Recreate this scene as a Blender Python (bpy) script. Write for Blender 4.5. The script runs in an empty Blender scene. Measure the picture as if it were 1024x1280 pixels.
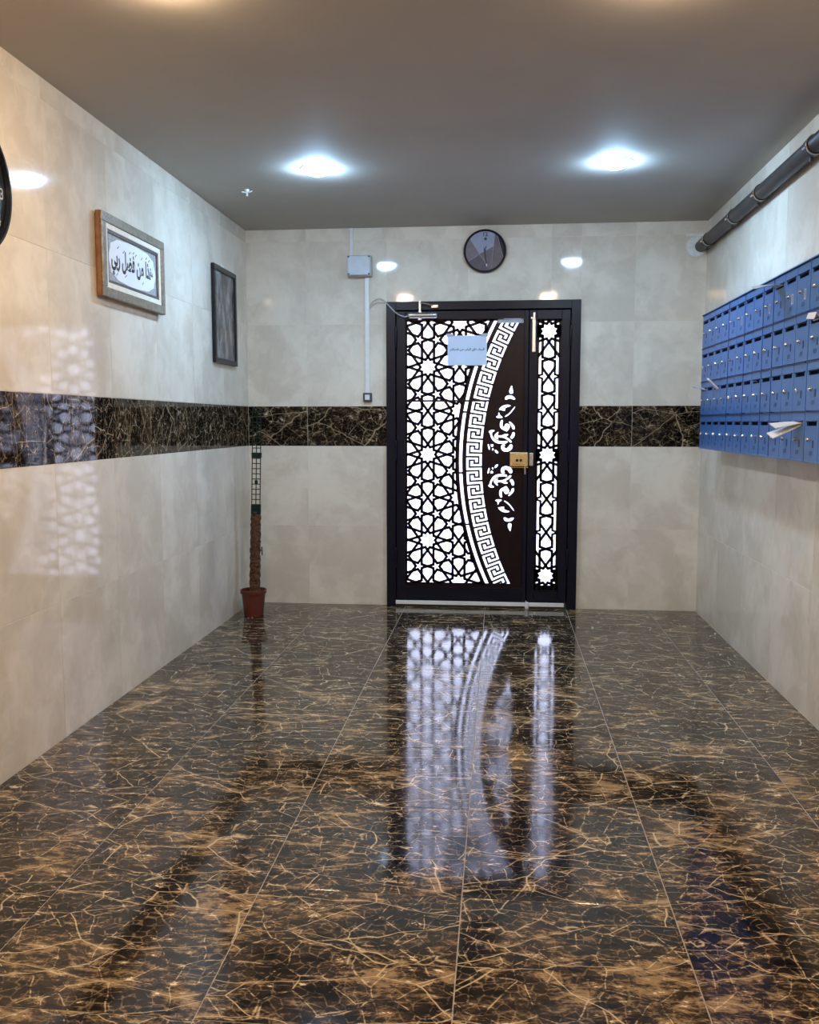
import bpy, math, random
from mathutils import Vector
R_ = random.Random(7)
pi = math.pi
sc = bpy.context.scene
COL = sc.collection

# ------------------------------------------------------------------ camera, sky, exposure
XL, XR, D, H, YF = -1.8948, 1.4475, 6.6684, 2.80, -3.2
cd = bpy.data.cameras.new('camera')
cd.sensor_fit = 'VERTICAL'
cd.sensor_height = 36.0
cd.lens = 1120.12 / 1280 * 36.0
cd.clip_start = 0.02
cam = bpy.data.objects.new('camera', cd)
COL.objects.link(cam)
cam.location = (0, 0, 1.3844)
cam.rotation_euler = (pi / 2 - 0.09979, 0.0, 0.10002)
sc.camera = cam

W = bpy.data.worlds.new('overcast_sky')
sc.world = W
W.use_nodes = True
bg = W.node_tree.nodes['Background']
bg.inputs[0].default_value = (0.66, 0.74, 1.0, 1)
bg.inputs[1].default_value = 6.5

sc.view_settings.view_transform = 'Standard'
sc.view_settings.look = 'None'
sc.view_settings.exposure = 0.18
sc.view_settings.gamma = 1.0
sc.view_settings.use_curve_mapping = False
sc.cycles.use_denoising = True
sc.cycles.use_adaptive_sampling = True
sc.cycles.adaptive_threshold = 0.03
sc.cycles.use_light_tree = False
sc.cycles.max_bounces = 7
sc.cycles.diffuse_bounces = 4
sc.cycles.glossy_bounces = 4
sc.cycles.sample_clamp_indirect = 12.0
sc.cycles.caustics_reflective = False
sc.cycles.caustics_refractive = False

# lamp colours and strengths (used by the downlight builder)
COOL = ((0.42, 0.69, 1.0), 420.0)
WARM = ((1.0, 0.72, 0.45), 305.0)

# ------------------------------------------------------------------ materials
def mat(name, col, rough=0.5, metal=0.0, spec=0.5, coat=0.0):
    m = bpy.data.materials.new(name)
    m.use_nodes = True
    b = m.node_tree.nodes['Principled BSDF']
    b.inputs['Base Color'].default_value = (*col, 1)
    b.inputs['Roughness'].default_value = rough
    b.inputs['Metallic'].default_value = metal
    b.inputs['Specular IOR Level'].default_value = spec
    b.inputs['Coat Weight'].default_value = coat
    return m

class G:
    """small node-graph helper"""
    def __init__(s, m):
        s.nt = m.node_tree
        s.b = s.nt.nodes['Principled BSDF']
    def n(s, t, **kw):
        nd = s.nt.nodes.new(t)
        for k, v in kw.items():
            if k.startswith('i_'):
                nd.inputs[k[2:].replace('_', ' ')].default_value = v
            else:
                setattr(nd, k, v)
        return nd
    def l(s, a, b):
        s.nt.links.new(a, b)
    def math(s, op, a, b=None, clamp=False):
        nd = s.n('ShaderNodeMath', operation=op)
        nd.use_clamp = clamp
        for i, v in enumerate((a, b)):
            if v is None: continue
            if isinstance(v, (int, float)): nd.inputs[i].default_value = v
            else: s.l(v, nd.inputs[i])
        return nd.outputs[0]
    def ramp(s, x, lo, hi, a=0.0, b=1.0):
        nd = s.n('ShaderNodeMapRange', interpolation_type='SMOOTHSTEP')
        s.l(x, nd.inputs[0])
        nd.inputs[1].default_value = lo; nd.inputs[2].default_value = hi
        nd.inputs[3].default_value = a; nd.inputs[4].default_value = b
        return nd.outputs[0]
    def mix(s, f, a, b):
        nd = s.n('ShaderNodeMix', data_type='RGBA')
        for sock, v in ((nd.inputs[0], f), (nd.inputs[6], a), (nd.inputs[7], b)):
            if isinstance(v, (int, float)): sock.default_value = v
            elif isinstance(v, tuple): sock.default_value = (*v, 1)
            else: s.l(v, sock)
        return nd.outputs[2]
    def noise(s, v, scale, detail=2, rough=0.5, dist=0.0):
        nd = s.n('ShaderNodeTexNoise')
        s.l(v, nd.inputs['Vector'])
        nd.inputs['Scale'].default_value = scale; nd.inputs['Detail'].default_value = detail
        nd.inputs['Roughness'].default_value = rough; nd.inputs['Distortion'].default_value = dist
        return nd
    def vor(s, v, scale, feat='DISTANCE_TO_EDGE'):
        nd = s.n('ShaderNodeTexVoronoi', feature=feat)
        s.l(v, nd.inputs['Vector']); nd.inputs['Scale'].default_value = scale
        return nd.outputs['Distance']
    def vmath(s, op, a, b):
        nd = s.n('ShaderNodeVectorMath', operation=op)
        for i, v in enumerate((a, b)):
            if isinstance(v, (tuple, float)): nd.inputs[i].default_value = v if isinstance(v, tuple) else (v, v, v)
            else: s.l(v, nd.inputs[i])
        return nd.outputs[0]
    def coords(s, spread=(31.0, 17.0, 23.0)):
        tc = s.n('ShaderNodeTexCoord'); oi = s.n('ShaderNodeObjectInfo')
        off = s.vmath('MULTIPLY', oi.outputs['Random'], spread)
        return s.vmath('ADD', tc.outputs['Object'], off)

def marble_dark(name, rough=0.07, vl=1.0, cloud=0.72, mid=1.0):
    m = mat(name, (0.03, 0.02, 0.012), rough, spec=0.58)
    g = G(m)
    c = g.coords()
    nz = g.noise(c, 6.0, 2, 0.6)
    off = g.vmath('SUBTRACT', nz.outputs['Color'], 0.5)
    cw = g.vmath('ADD', c, g.vmath('MULTIPLY', off, (0.048, 0.048, 0.048)))
    mp = g.n('ShaderNodeMapping'); g.l(cw, mp.inputs[0])
    mp.inputs['Rotation'].default_value = (0, 0, -0.5); mp.inputs['Scale'].default_value = (1.0, 2.6, 1.6)
    lo = g.noise(c, 3.6, 2, 0.6).outputs['Fac']           # large light and dark areas
    hi = g.noise(mp.outputs[0], 15, 4, 0.78).outputs['Fac']   # ragged streaks
    mixv = g.math('ADD', g.math('MULTIPLY', lo, 0.40), g.math('MULTIPLY', hi, 0.60))
    base = g.mix(g.ramp(mixv, 0.42, 0.58), (0.0042, 0.0032, 0.0028), (0.055 * mid, 0.035 * mid, 0.021 * mid))
    # fine cell network
    f1 = g.ramp(g.vor(cw, 30), 0.0, 0.085, 1, 0)
    f1 = g.math('MULTIPLY', f1, g.ramp(hi, 0.40, 0.60, 0.08, 0.75))
    base = g.mix(f1, base, (0.25 * vl, 0.185 * vl, 0.11 * vl))
    # ragged tan clouds, thickest along the long veins
    lv = g.vor(mp.outputs[0], 2.3)
    cl = g.math('ADD', mixv, g.ramp(lv, 0.0, 0.10, 0.05, 0.0))
    base = g.mix(g.ramp(cl, 0.53, 0.63, 0, cloud), base, (0.34 * vl, 0.23 * vl, 0.115 * vl))
    # long thin veins and a broken coarse net
    f2 = g.math('MULTIPLY', g.ramp(lv, 0.0, 0.0085, 1, 0), g.ramp(hi, 0.34, 0.48, 0.45, 0.95))
    f3 = g.math('MULTIPLY', g.ramp(g.vor(cw, 9.0), 0.0, 0.024, 1, 0), g.ramp(hi, 0.43, 0.56, 0.05, 0.85))
    base = g.mix(g.math('MAXIMUM', f2, f3), base, (0.55 * vl, 0.44 * vl, 0.285 * vl))
    # pale flecks
    base = g.mix(g.ramp(hi, 0.635, 0.68), base, (0.70 * vl, 0.60 * vl, 0.44 * vl))
    g.l(base, g.b.inputs['Base Color'])
    g.l(g.ramp(lo, 0.3, 0.7, rough * 0.8, rough * 1.3), g.b.inputs['Roughness'])
    bp = g.n('ShaderNodeBump'); bp.inputs['Strength'].default_value = 0.02; bp.inputs['Distance'].default_value = 0.02
    g.l(g.noise(c, 8, 1).outputs['Fac'], bp.inputs['Height'])
    g.l(bp.outputs[0], g.b.inputs['Normal'])
    return m

def marble_cream(name):
    m = mat(name, (0.7, 0.66, 0.58), 0.065, spec=0.28)
    g = G(m)
    c = g.coords()
    nz = g.noise(c, 2.2, 4, 0.6)
    cw = g.vmath('ADD', c, g.vmath('MULTIPLY', g.vmath('SUBTRACT', nz.outputs['Color'], 0.5), (0.5, 0.5, 0.5)))
    a = g.ramp(g.noise(cw, 2.6, 4, 0.62).outputs['Fac'], 0.34, 0.66)
    base = g.mix(a, (0.63, 0.57, 0.475), (0.78, 0.725, 0.625))
    b = g.ramp(g.noise(cw, 7, 4, 0.7).outputs['Fac'], 0.5, 0.75, 0, 0.35)
    base = g.mix(b, base, (0.62, 0.51, 0.40))
    v = g.ramp(g.vor(cw, 3.0), 0.0, 0.03, 0.22, 0)
    v = g.math('MULTIPLY', v, g.ramp(g.noise(c, 4, 2).outputs['Fac'], 0.45, 0.65))
    base = g.mix(v, base, (0.80, 0.77, 0.71))
    g.l(base, g.b.inputs['Base Color'])
    bp = g.n('ShaderNodeBump'); bp.inputs['Strength'].default_value = 0.014; bp.inputs['Distance'].default_value = 0.02
    g.l(g.noise(c, 6, 2).outputs['Fac'], bp.inputs['Height'])
    g.l(bp.outputs[0], g.b.inputs['Normal'])
    return m

def speckled(name, c1, c2, scale, rough=0.5, metal=0.0, bump=0.0, detail=4):
    m = mat(name, c1, rough, metal)
    g = G(m)
    tc = g.n('ShaderNodeTexCoord')
    f = g.noise(tc.outputs['Object'], scale, detail, 0.6).outputs['Fac']
    g.l(g.mix(g.ramp(f, 0.35, 0.65), c1, c2), g.b.inputs['Base Color'])
    if bump:
        bp = g.n('ShaderNodeBump'); bp.inputs['Strength'].default_value = bump; bp.inputs['Distance'].default_value = 0.01
        g.l(f, bp.inputs['Height']); g.l(bp.outputs[0], g.b.inputs['Normal'])
    return m

def emitter(name, col, strength):
    m = mat(name, (0.9, 0.9, 0.9), 0.4)
    b = m.node_tree.nodes['Principled BSDF']
    b.inputs['Emission Color'].default_value = (*col, 1)
    b.inputs['Emission Strength'].default_value = strength
    return m

def translucent(name, col, share, tcol=None):
    m = bpy.data.materials.new(name); m.use_nodes = True
    nt = m.node_tree
    for n in list(nt.nodes): nt.nodes.remove(n)
    o = nt.nodes.new('ShaderNodeOutputMaterial'); mx = nt.nodes.new('ShaderNodeMixShader')
    d = nt.nodes.new('ShaderNodeBsdfDiffuse'); t = nt.nodes.new('ShaderNodeBsdfTranslucent')
    d.inputs[0].default_value = (*col, 1); t.inputs[0].default_value = (*(tcol or col), 1)
    mx.inputs[0].default_value = share
    nt.links.new(d.outputs[0], mx.inputs[1]); nt.links.new(t.outputs[0], mx.inputs[2])
    nt.links.new(mx.outputs[0], o.inputs[0])
    return m

M = {}
M['floor'] = marble_dark('dark_marble', 0.085)
M['band'] = marble_dark('dark_marble_border', 0.05, 0.80, 0.25, 0.3)
M['band'].node_tree.nodes['Principled BSDF'].inputs['Specular IOR Level'].default_value = 0.22
M['cream'] = marble_cream('cream_marble')
M['grout_floor'] = speckled('floor_grout', (0.26, 0.235, 0.20), (0.36, 0.32, 0.27), 30, 0.8)
M['grout_wall'] = speckled('wall_grout', (0.68, 0.63, 0.54), (0.76, 0.71, 0.62), 20, 0.8)
M['ceiling'] = speckled('ceiling_paint', (0.445, 0.41, 0.365), (0.475, 0.44, 0.395), 1.6, 0.75, bump=0.02)
M['plain'] = speckled('plain_plaster', (0.62, 0.58, 0.52), (0.66, 0.62, 0.56), 3, 0.7)
M['black'] = speckled('black_door_paint', (0.0035, 0.0052, 0.013), (0.0048, 0.0065, 0.016), 14, 0.36)
M['sheet'] = speckled('dark_cut_sheet', (0.013, 0.005, 0.007), (0.009, 0.004, 0.006), 10, 0.35)
M['steel'] = speckled('brushed_steel', (0.55, 0.55, 0.53), (0.66, 0.66, 0.64), 40, 0.28, 0.9)
M['chrome'] = mat('chrome', (0.8, 0.82, 0.85), 0.12, 1.0)
M['brass'] = speckled('brass', (0.78, 0.56, 0.24), (0.86, 0.66, 0.33), 30, 0.25, 0.75)
M['darkhole'] = mat('dark_hole', (0.004, 0.004, 0.006), 0.7)
M['white'] = speckled('white_plastic', (0.70, 0.72, 0.73), (0.75, 0.77, 0.78), 20, 0.4)
M['whitestrip'] = speckled('white_strip', (0.72, 0.72, 0.70), (0.80, 0.80, 0.78), 8, 0.4)
M['greyplastic'] = speckled('grey_plastic', (0.47, 0.52, 0.58), (0.52, 0.57, 0.63), 20, 0.4)
M['greydark'] = mat('dark_grey_plastic', (0.05, 0.06, 0.07), 0.45)
M['blue'] = speckled('blue_enamel', (0.028, 0.112, 0.315), (0.036, 0.126, 0.345), 9, 0.33)
M['slot'] = mat('navy_slot', (0.002, 0.003, 0.012), 0.8, spec=0.05)
M['bluedark'] = mat('dark_blue_enamel', (0.012, 0.028, 0.10), 0.45)
M['ink'] = mat('dark_blue_ink', (0.012, 0.02, 0.07), 0.6)
M['paper'] = translucent('paper', (0.78, 0.79, 0.80), 0.22)
M['papershade'] = translucent('greyish_paper', (0.55, 0.60, 0.66), 0.25)
M['notice'] = translucent('notice_paper', (0.72, 0.83, 0.98), 0.14, (0.72, 0.84, 1.0))
M['pane'] = translucent('frosted_glass', (0.85, 0.85, 0.85), 0.90, (0.90, 0.88, 0.93))
M['pipe'] = speckled('dark_pipe', (0.030, 0.027, 0.026), (0.050, 0.043, 0.040), 6, 0.38)
M['foam'] = speckled('white_plaster_ring', (0.66, 0.66, 0.64), (0.78, 0.78, 0.76), 30, 0.8, bump=0.3)
M['taupe'] = speckled('taupe_frame', (0.22, 0.195, 0.15), (0.32, 0.285, 0.225), 60, 0.35, 0.25)
M['woodside'] = speckled('brown_frame_side', (0.22, 0.10, 0.04), (0.30, 0.15, 0.07), 30, 0.5)
M['mount'] = speckled('cream_mount', (0.78, 0.73, 0.62), (0.84, 0.79, 0.68), 30, 0.6)
M['bead'] = speckled('dark_grey_bead', (0.12, 0.12, 0.12), (0.18, 0.18, 0.18), 50, 0.35, 0.4)
M['ornament'] = speckled('grey_ornament', (0.28, 0.28, 0.30), (0.50, 0.50, 0.53), 120, 0.6)
M['cartouche'] = speckled('white_card', (0.82, 0.85, 0.90), (0.86, 0.88, 0.92), 10, 0.6)
M['inkblack'] = mat('black_ink', (0.008, 0.010, 0.016), 0.5)
M['blackframe'] = speckled('black_frame', (0.010, 0.011, 0.014), (0.016, 0.017, 0.02), 20, 0.3)
M['terracotta'] = speckled('terracotta_plastic', (0.12, 0.026, 0.017), (0.145, 0.034, 0.022), 8, 0.4)
M['soil'] = speckled('soil', (0.035, 0.022, 0.014), (0.10, 0.065, 0.04), 60, 0.9, bump=0.6)
M['coir'] = speckled('coir', (0.050, 0.020, 0.010), (0.13, 0.055, 0.027), 55, 0.95, bump=0.8)
M['green'] = speckled('dark_green_plastic', (0.004, 0.018, 0.013), (0.007, 0.026, 0.018), 20, 0.4)
M['tie'] = mat('green_tie', (0.004, 0.016, 0.012), 0.5)
M['clockrim'] = mat('black_clock_rim', (0.006, 0.008, 0.014), 0.25)
M['dial0'] = speckled('dial_brown_grey', (0.115, 0.098, 0.115), (0.14, 0.12, 0.14), 30, 0.35)
M['dial1'] = speckled('dial_blue_grey', (0.27, 0.31, 0.43), (0.30, 0.34, 0.46), 20, 0.35)
M['dial2'] = speckled('dial_mauve', (0.155, 0.14, 0.17), (0.18, 0.16, 0.19), 40, 0.35)
M['dial3'] = speckled('dial_dark_violet', (0.075, 0.068, 0.105), (0.09, 0.08, 0.12), 30, 0.35)
M['dial4'] = mat('dial_navy', (0.015, 0.022, 0.035), 0.35)
M['dialline'] = mat('dial_line', (0.32, 0.30, 0.36), 0.4)
M['bdial'] = speckled('black_dial', (0.010, 0.014, 0.020), (0.02, 0.026, 0.034), 12, 0.3)
M['pale'] = mat('pale_print', (0.45, 0.45, 0.47), 0.5)
M['cable'] = mat('grey_cable', (0.45, 0.46, 0.47), 0.5)
M['coolled'] = emitter('cool_led', *COOL)
M['warmled'] = emitter('warm_led', *WARM)
M['concrete'] = speckled('pavement_concrete', (0.52, 0.50, 0.47), (0.60, 0.58, 0.55), 6, 0.85)

for k_ in ('black', 'sheet', 'pipe', 'blackframe', 'clockrim', 'bdial', 'green', 'tie', 'dial4'):
    M[k_].node_tree.nodes['Principled BSDF'].inputs['Specular IOR Level'].default_value = 0.22
def photo_print():
    m = mat('dark_photo_print', (0.08, 0.08, 0.09), 0.10)
    g = G(m)
    tc = g.n('ShaderNodeTexCoord')
    mp = g.n('ShaderNodeMapping'); g.l(tc.outputs['Object'], mp.inputs[0]); mp.inputs['Scale'].default_value = (1, 3.2, 1.1)
    a = g.noise(mp.outputs[0], 5, 5, 0.6).outputs['Fac']
    base = g.mix(g.ramp(a, 0.36, 0.66), (0.045, 0.045, 0.055), (0.24, 0.235, 0.25))
    b = g.noise(mp.outputs[0], 14, 4, 0.7).outputs['Fac']
    base = g.mix(g.ramp(b, 0.52, 0.72, 0, 0.6), base, (0.03, 0.03, 0.035))
    g.l(base, g.b.inputs['Base Color'])
    return m
M['photo'] = photo_print()

# ------------------------------------------------------------------ mesh helpers
class B:
    def __init__(s): s.v = []; s.f = []
    def add(s, vs, fs):
        k = len(s.v); s.v += [tuple(v) for v in vs]; s.f += [tuple(i + k for i in f) for f in fs]
    def box(s, x0, x1, y0, y1, z0, z1):
        s.add([(x0,y0,z0),(x1,y0,z0),(x1,y1,z0),(x0,y1,z0),(x0,y0,z1),(x1,y0,z1),(x1,y1,z1),(x0,y1,z1)],
              [(0,3,2,1),(4,5,6,7),(0,1,5,4),(1,2,6,5),(2,3,7,6),(3,0,4,7)])
        return s
    def prism(s, poly, y0, y1, ax='y'):
        """poly in the two other axes, extruded along ax"""
        n = len(poly)
        ar = sum(poly[i][0]*poly[(i+1)%n][1]-poly[(i+1)%n][0]*poly[i][1] for i in range(n))
        if ar < 0: poly = poly[::-1]
        def P(a, b, d):
            return (a, d, b) if ax == 'y' else ((d, a, b) if ax == 'x' else (a, b, d))
        vs = [P(a, b, y0) for a, b in poly] + [P(a, b, y1) for a, b in poly]
        f0 = tuple(range(n)); f1 = tuple(range(2*n-1, n-1, -1))
        if ax != 'y': f0, f1 = f0[::-1], f1[::-1]
        fs = [f0, f1]
        for i in range(n):
            j = (i+1) % n
            q = (i, i+n, j+n, j)
            fs.append(q if ax == 'y' else q[::-1])
        s.add(vs, fs); return s
    def tube(s, pts, r, n=10, cap=True):
        pts = [Vector(p) for p in pts]; rings = []
        for i, p in enumerate(pts):
            d = (pts[min(i+1, len(pts)-1)] - pts[max(i-1, 0)]).normalized()
            u = d.orthogonal().normalized() if i == 0 else (u - d * u.dot(d)).normalized()
            w = d.cross(u)
            rr = r[i] if isinstance(r, (list, tuple)) else r
            rings.append([p + (u*math.cos(2*pi*k/n) + w*math.sin(2*pi*k/n))*rr for k in range(n)])
        vs = [v for ring in rings for v in ring]; fs = []
        for i in range(len(pts)-1):
            for k in range(n):
                a = i*n+k; b = i*n+(k+1)%n
                fs.append((a, b, b+n, a+n))
        if cap:
            fs.append(tuple(range(n-1, -1, -1))); m = (len(pts)-1)*n; fs.append(tuple(range(m, m+n)))
        s.add(vs, fs); return s
    def lathe(s, prof, c, axis='z', n=40, cap=True):
        """prof: (radius, height along axis)"""
        vs = []; fs = []
        for r, h in prof:
            for k in range(n):
                a = 2*pi*k/n; p, q = r*math.cos(a), r*math.sin(a)
                vs.append({'z': (c[0]+p, c[1]+q, c[2]+h), 'x': (c[0]+h, c[1]+p, c[2]+q), 'y': (c[0]+q, c[1]+h, c[2]+p)}[axis])
        for i in range(len(prof)-1):
            for k in range(n):
                a = i*n+k; b = i*n+(k+1)%n
                fs.append((a, b, b+n, a+n))
        if cap:
            fs.append(tuple(range(n-1, -1, -1))); m = (len(prof)-1)*n; fs.append(tuple(range(m, m+n)))
        s.add(vs, fs); return s
    def mesh(s, name, material, off=(0, 0, 0), smooth=False):
        me = bpy.data.meshes.new(name)
        me.from_pydata([(v[0]-off[0], v[1]-off[1], v[2]-off[2]) for v in s.v], [], s.f)
        me.materials.append(material); me.update()
        if smooth:
            me.polygons.foreach_set('use_smooth', [True]*len(me.polygons))
            me.set_sharp_from_angle(angle=math.radians(38))
        return me
    def build(s, name, material, parent=None, smooth=False, bevel=0.0, origin=None):
        """world-space mesh; parented objects keep the thing's origin"""
        off = world(parent) if parent else Vector((0, 0, 0))
        o0 = Vector(origin) if origin else off
        o = bpy.data.objects.new(name, s.mesh(name, material, o0, smooth))
        COL.objects.link(o)
        o.location = o0 - off
        if parent: o.parent = parent
        if bevel:
            bm_ = o.modifiers.new('bevel', 'BEVEL'); bm_.width = bevel; bm_.segments = 2; bm_.limit_method = 'ANGLE'
        return o

def world(o):
    p = Vector((0, 0, 0))
    while o: p += o.location; o = o.parent
    return p
def tag(o, label=None, cat=None, group=None, kind=None):
    for k, v in (('label', label), ('category', cat), ('group', group), ('kind', kind)):
        if v: o[k] = v
    return o
def thing(name, loc, label, cat, group=None, kind=None):
    o = bpy.data.objects.new(name, None); COL.objects.link(o); o.location = loc
    o.empty_display_size = 0.05
    return tag(o, label, cat, group, kind)
def inst(name, me, loc, parent, rot=None):
    o = bpy.data.objects.new(name, me); COL.objects.link(o); o.parent = parent; o.location = loc
    if rot: o.rotation_euler = rot
    return o

# ------------------------------------------------------------------ room shell with its tiles
TILE = {}
def tile_mesh(w, h, material, axis, sign, t=0.008, c=0.0012):
    """front face at 0, chamfered rim, body behind; axis is the face normal axis and sign its direction"""
    key = (round(w, 4), round(h, 4), material.name, axis, sign)
    if key in TILE: return TILE[key]
    a, b = w/2, h/2; b_ = B()
    def P(u, v, d):   # d: depth behind the face
        if axis == 'x': return (-sign*d, u, v)
        if axis == 'y': return (u, -sign*d, v)
        return (u, v, -sign*d)
    q = [(-1,-1),(1,-1),(1,1),(-1,1)]
    vs = [P(x*(a-c), y*(b-c), 0) for x, y in q] + [P(x*a, y*b, c) for x, y in q] + [P(x*a, y*b, t) for x, y in q]
    fs = [(0,1,2,3)] + [(i, i+4, (i+1)%4+4, (i+1)%4) for i in range(4)] + [(i+4, i+8, (i+1)%4+8, (i+1)%4+4) for i in range(4)]
    b_.add(vs, fs)
    me = b_.mesh('tile', material)
    import bmesh
    bm = bmesh.new(); bm.from_mesh(me); bmesh.ops.recalc_face_normals(bm, faces=bm.faces)
    bm.faces.ensure_lookup_table()
    n = bm.faces[0].normal; comp = {'x': n.x, 'y': n.y, 'z': n.z}[axis]
    if comp*sign < 0: bmesh.ops.reverse_faces(bm, faces=bm.faces)
    bm.to_mesh(me); bm.free()
    TILE[key] = me
    return me

def lay(parent, axis, sign, plane, us, vs, matf, gap=0.002, skip=None, tilt=0.0012, c=0.0006):
    base = world(parent)
    for i in range(len(us)-1):
        for j in range(len(vs)-1):
            u0, u1, v0, v1 = us[i], us[i+1], vs[j], vs[j+1]
            if skip:
                r = skip(u0, u1, v0, v1)
                if r is None: continue
                u0, u1, v0, v1 = r
            nm, m_ = matf(j)
            me = tile_mesh(u1-u0-gap, v1-v0-gap, m_, axis, sign, c=c)
            uc, vc = (u0+u1)/2, (v0+v1)/2
            loc = {'x': (plane, uc, vc), 'y': (uc, plane, vc), 'z': (uc, vc, plane)}[axis]
            t1, t2 = R_.uniform(-tilt, tilt), R_.uniform(-tilt, tilt)
            rot = {'x': (0, t1, t2), 'y': (t1, 0, t2), 'z': (t1, t2, 0)}[axis]
            inst(nm, me, Vector(loc)-base, parent, rot)

def frange(a, b, st):
    out = [a]
    while out[-1] + st < b - 1e-4: out.append(out[-1]+st)
    out.append(b); return out

ZR = [0.0, 0.603, 1.206, 1.504, 2.106, 2.709, H]
wallmat = lambda j: ('border_tile', M['band']) if j == 2 else ('wall_tile', M['cream'])

fl = B().box(XL-0.15, XR+0.15, YF-0.15, D+0.12, -0.2, -0.0016).build('floor', M['grout_floor'])
tag(fl, 'floor of large dark brown marble tiles with golden veins', kind='structure')
fx = [XL, -1.297, -0.697, -0.097, 0.503, 1.103, XR]
fy = sorted([D] + [6.101-0.6*k for k in range(16)] + [YF])
lay(fl, 'z', 1, 0.0, fx, fy, lambda j: ('floor_tile', M['floor']), gap=0.0035, tilt=0.0007, c=0.0003)

ce = B().box(XL-0.15, XR+0.15, YF-0.15, D+0.12, H, H+0.2).build('ceiling', M['ceiling'])
tag(ce, 'plain matt ceiling painted grey beige', kind='structure')

wl = B().box(XL-0.15, XL-0.0013, YF-0.15, D+0.12, -0.0016, H).build('wall_left', M['grout_wall'])
tag(wl, 'left wall of glossy cream marble tiles with a dark border course', kind='structure')
wr = B().box(XR+0.0013, XR+0.15, YF-0.15, D+0.12, -0.0016, H).build('wall_right', M['grout_wall'])
tag(wr, 'right wall of glossy cream marble tiles behind the mailboxes', kind='structure')
wy = sorted([D-0.6*k for k in range(17)] + [YF])
lay(wl, 'x', 1, XL, wy, ZR, wallmat)
lay(wr, 'x', -1, XR, wy, ZR, wallmat)

DX0, DX1, DZ = -0.838, 0.574, 2.262          # door opening
wb = B().box(XL-0.0013, DX0, D+0.0013, D+0.12, -0.0016, H).box(DX1, XR+0.0013, D+0.0013, D+0.12, -0.0016, H) \
        .box(DX0, DX1, D+0.0013, D+0.12, DZ, H).build('wall_back', M['grout_wall'])
tag(wb, 'end wall of glossy cream marble tiles around the black door', kind='structure')
def around_door(u0, u1, v0, v1):
    if u0 >= DX0-1e-6 and u1 <= DX1+1e-6:
        if v1 <= DZ: return None
        if v0 < DZ: return (u0, u1, DZ, v1)
    return (u0, u1, v0, v1)
lay(wb, 'y', -1, D, [XL, -1.44, DX0, -0.24, 0.36, DX1, 0.955, XR], ZR, wallmat, skip=around_door)

wf = B().box(XL-0.15, XR+0.15, YF-0.15, YF, -0.0016, H).build('wall_front', M['plain'])
tag(wf, 'plain plastered wall at the near end of the hall', kind='structure')
pv = B().box(-4, 4, D+0.13, D+9, -0.22, -0.05).build('floor_outside', M['concrete'])
tag(pv, 'pale concrete pavement outside the entrance door', kind='structure')

# ------------------------------------------------------------------ the entrance door
dr = thing('door_1', (-0.132, D, 0), 'black metal entrance door with star lattice, key pattern arc and scrolls', None, kind='structure')
f = B()
f.box(DX0, -0.770, D-0.035, D+0.09, 0.0, DZ).box(0.506, DX1, D-0.035, D+0.09, 0.0, DZ).box(-0.770, 0.506, D-0.035, D+0.09, 2.200, DZ)
f.box(-0.770, -0.752, D+0.035, D+0.075, 0.0, 2.2).box(0.488, 0.506, D+0.035, D+0.075, 0.0, 2.2).box(-0.752, 0.488, D+0.035, D+0.075, 2.182, 2.2)
f.build('door_frame', M['black'], dr, bevel=0.003)

L0, L1, LZ0, LZ1 = -0.764, 0.203, 0.046, 2.193        # main leaf
P0, P1, PZ0, PZ1 = -0.699, 0.174, 0.148, 2.134        # its cut panel
f = B()
yf, yb = D-0.022, D+0.030
f.box(L0, P0, yf, yb, LZ0, LZ1).box(P1, L1, yf, yb, LZ0, LZ1).box(P0, P1, yf, yb, LZ0, PZ0).box(P0, P1, yf, yb, PZ1, LZ1)
leaf = f.build('door_leaf', M['black'], dr, bevel=0.003)
S0, S1 = 0.209, 0.500
Q0, Q1, QZ0, QZ1 = 0.262, 0.440, 0.140, 2.128
f = B()
f.box(S0, Q0, yf, yb, LZ0, LZ1).box(Q1, S1, yf, yb, LZ0, LZ1).box(Q0, Q1, yf, yb, LZ0, QZ0).box(Q0, Q1, yf, yb, QZ1, LZ1)
side = f.build('side_leaf', M['black'], dr, bevel=0.003)
f = B(); f.add([(P0, D+0.022, PZ0), (P1, D+0.022, PZ0), (P1, D+0.022, PZ1), (P0, D+0.022, PZ1)], [(0, 1, 2, 3)])
tag(f.build('frosted_pane', M['pane'], leaf), 'bright frosted glass behind the cut metal')
f = B(); f.add([(Q0, D+0.022, QZ0), (Q1, D+0.022, QZ0), (Q1, D+0.022, QZ1), (Q0, D+0.022, QZ1)], [(0, 1, 2, 3)])
tag(f.build('frosted_pane', M['pane'], side), 'bright frosted glass behind the narrow lattice')

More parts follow.
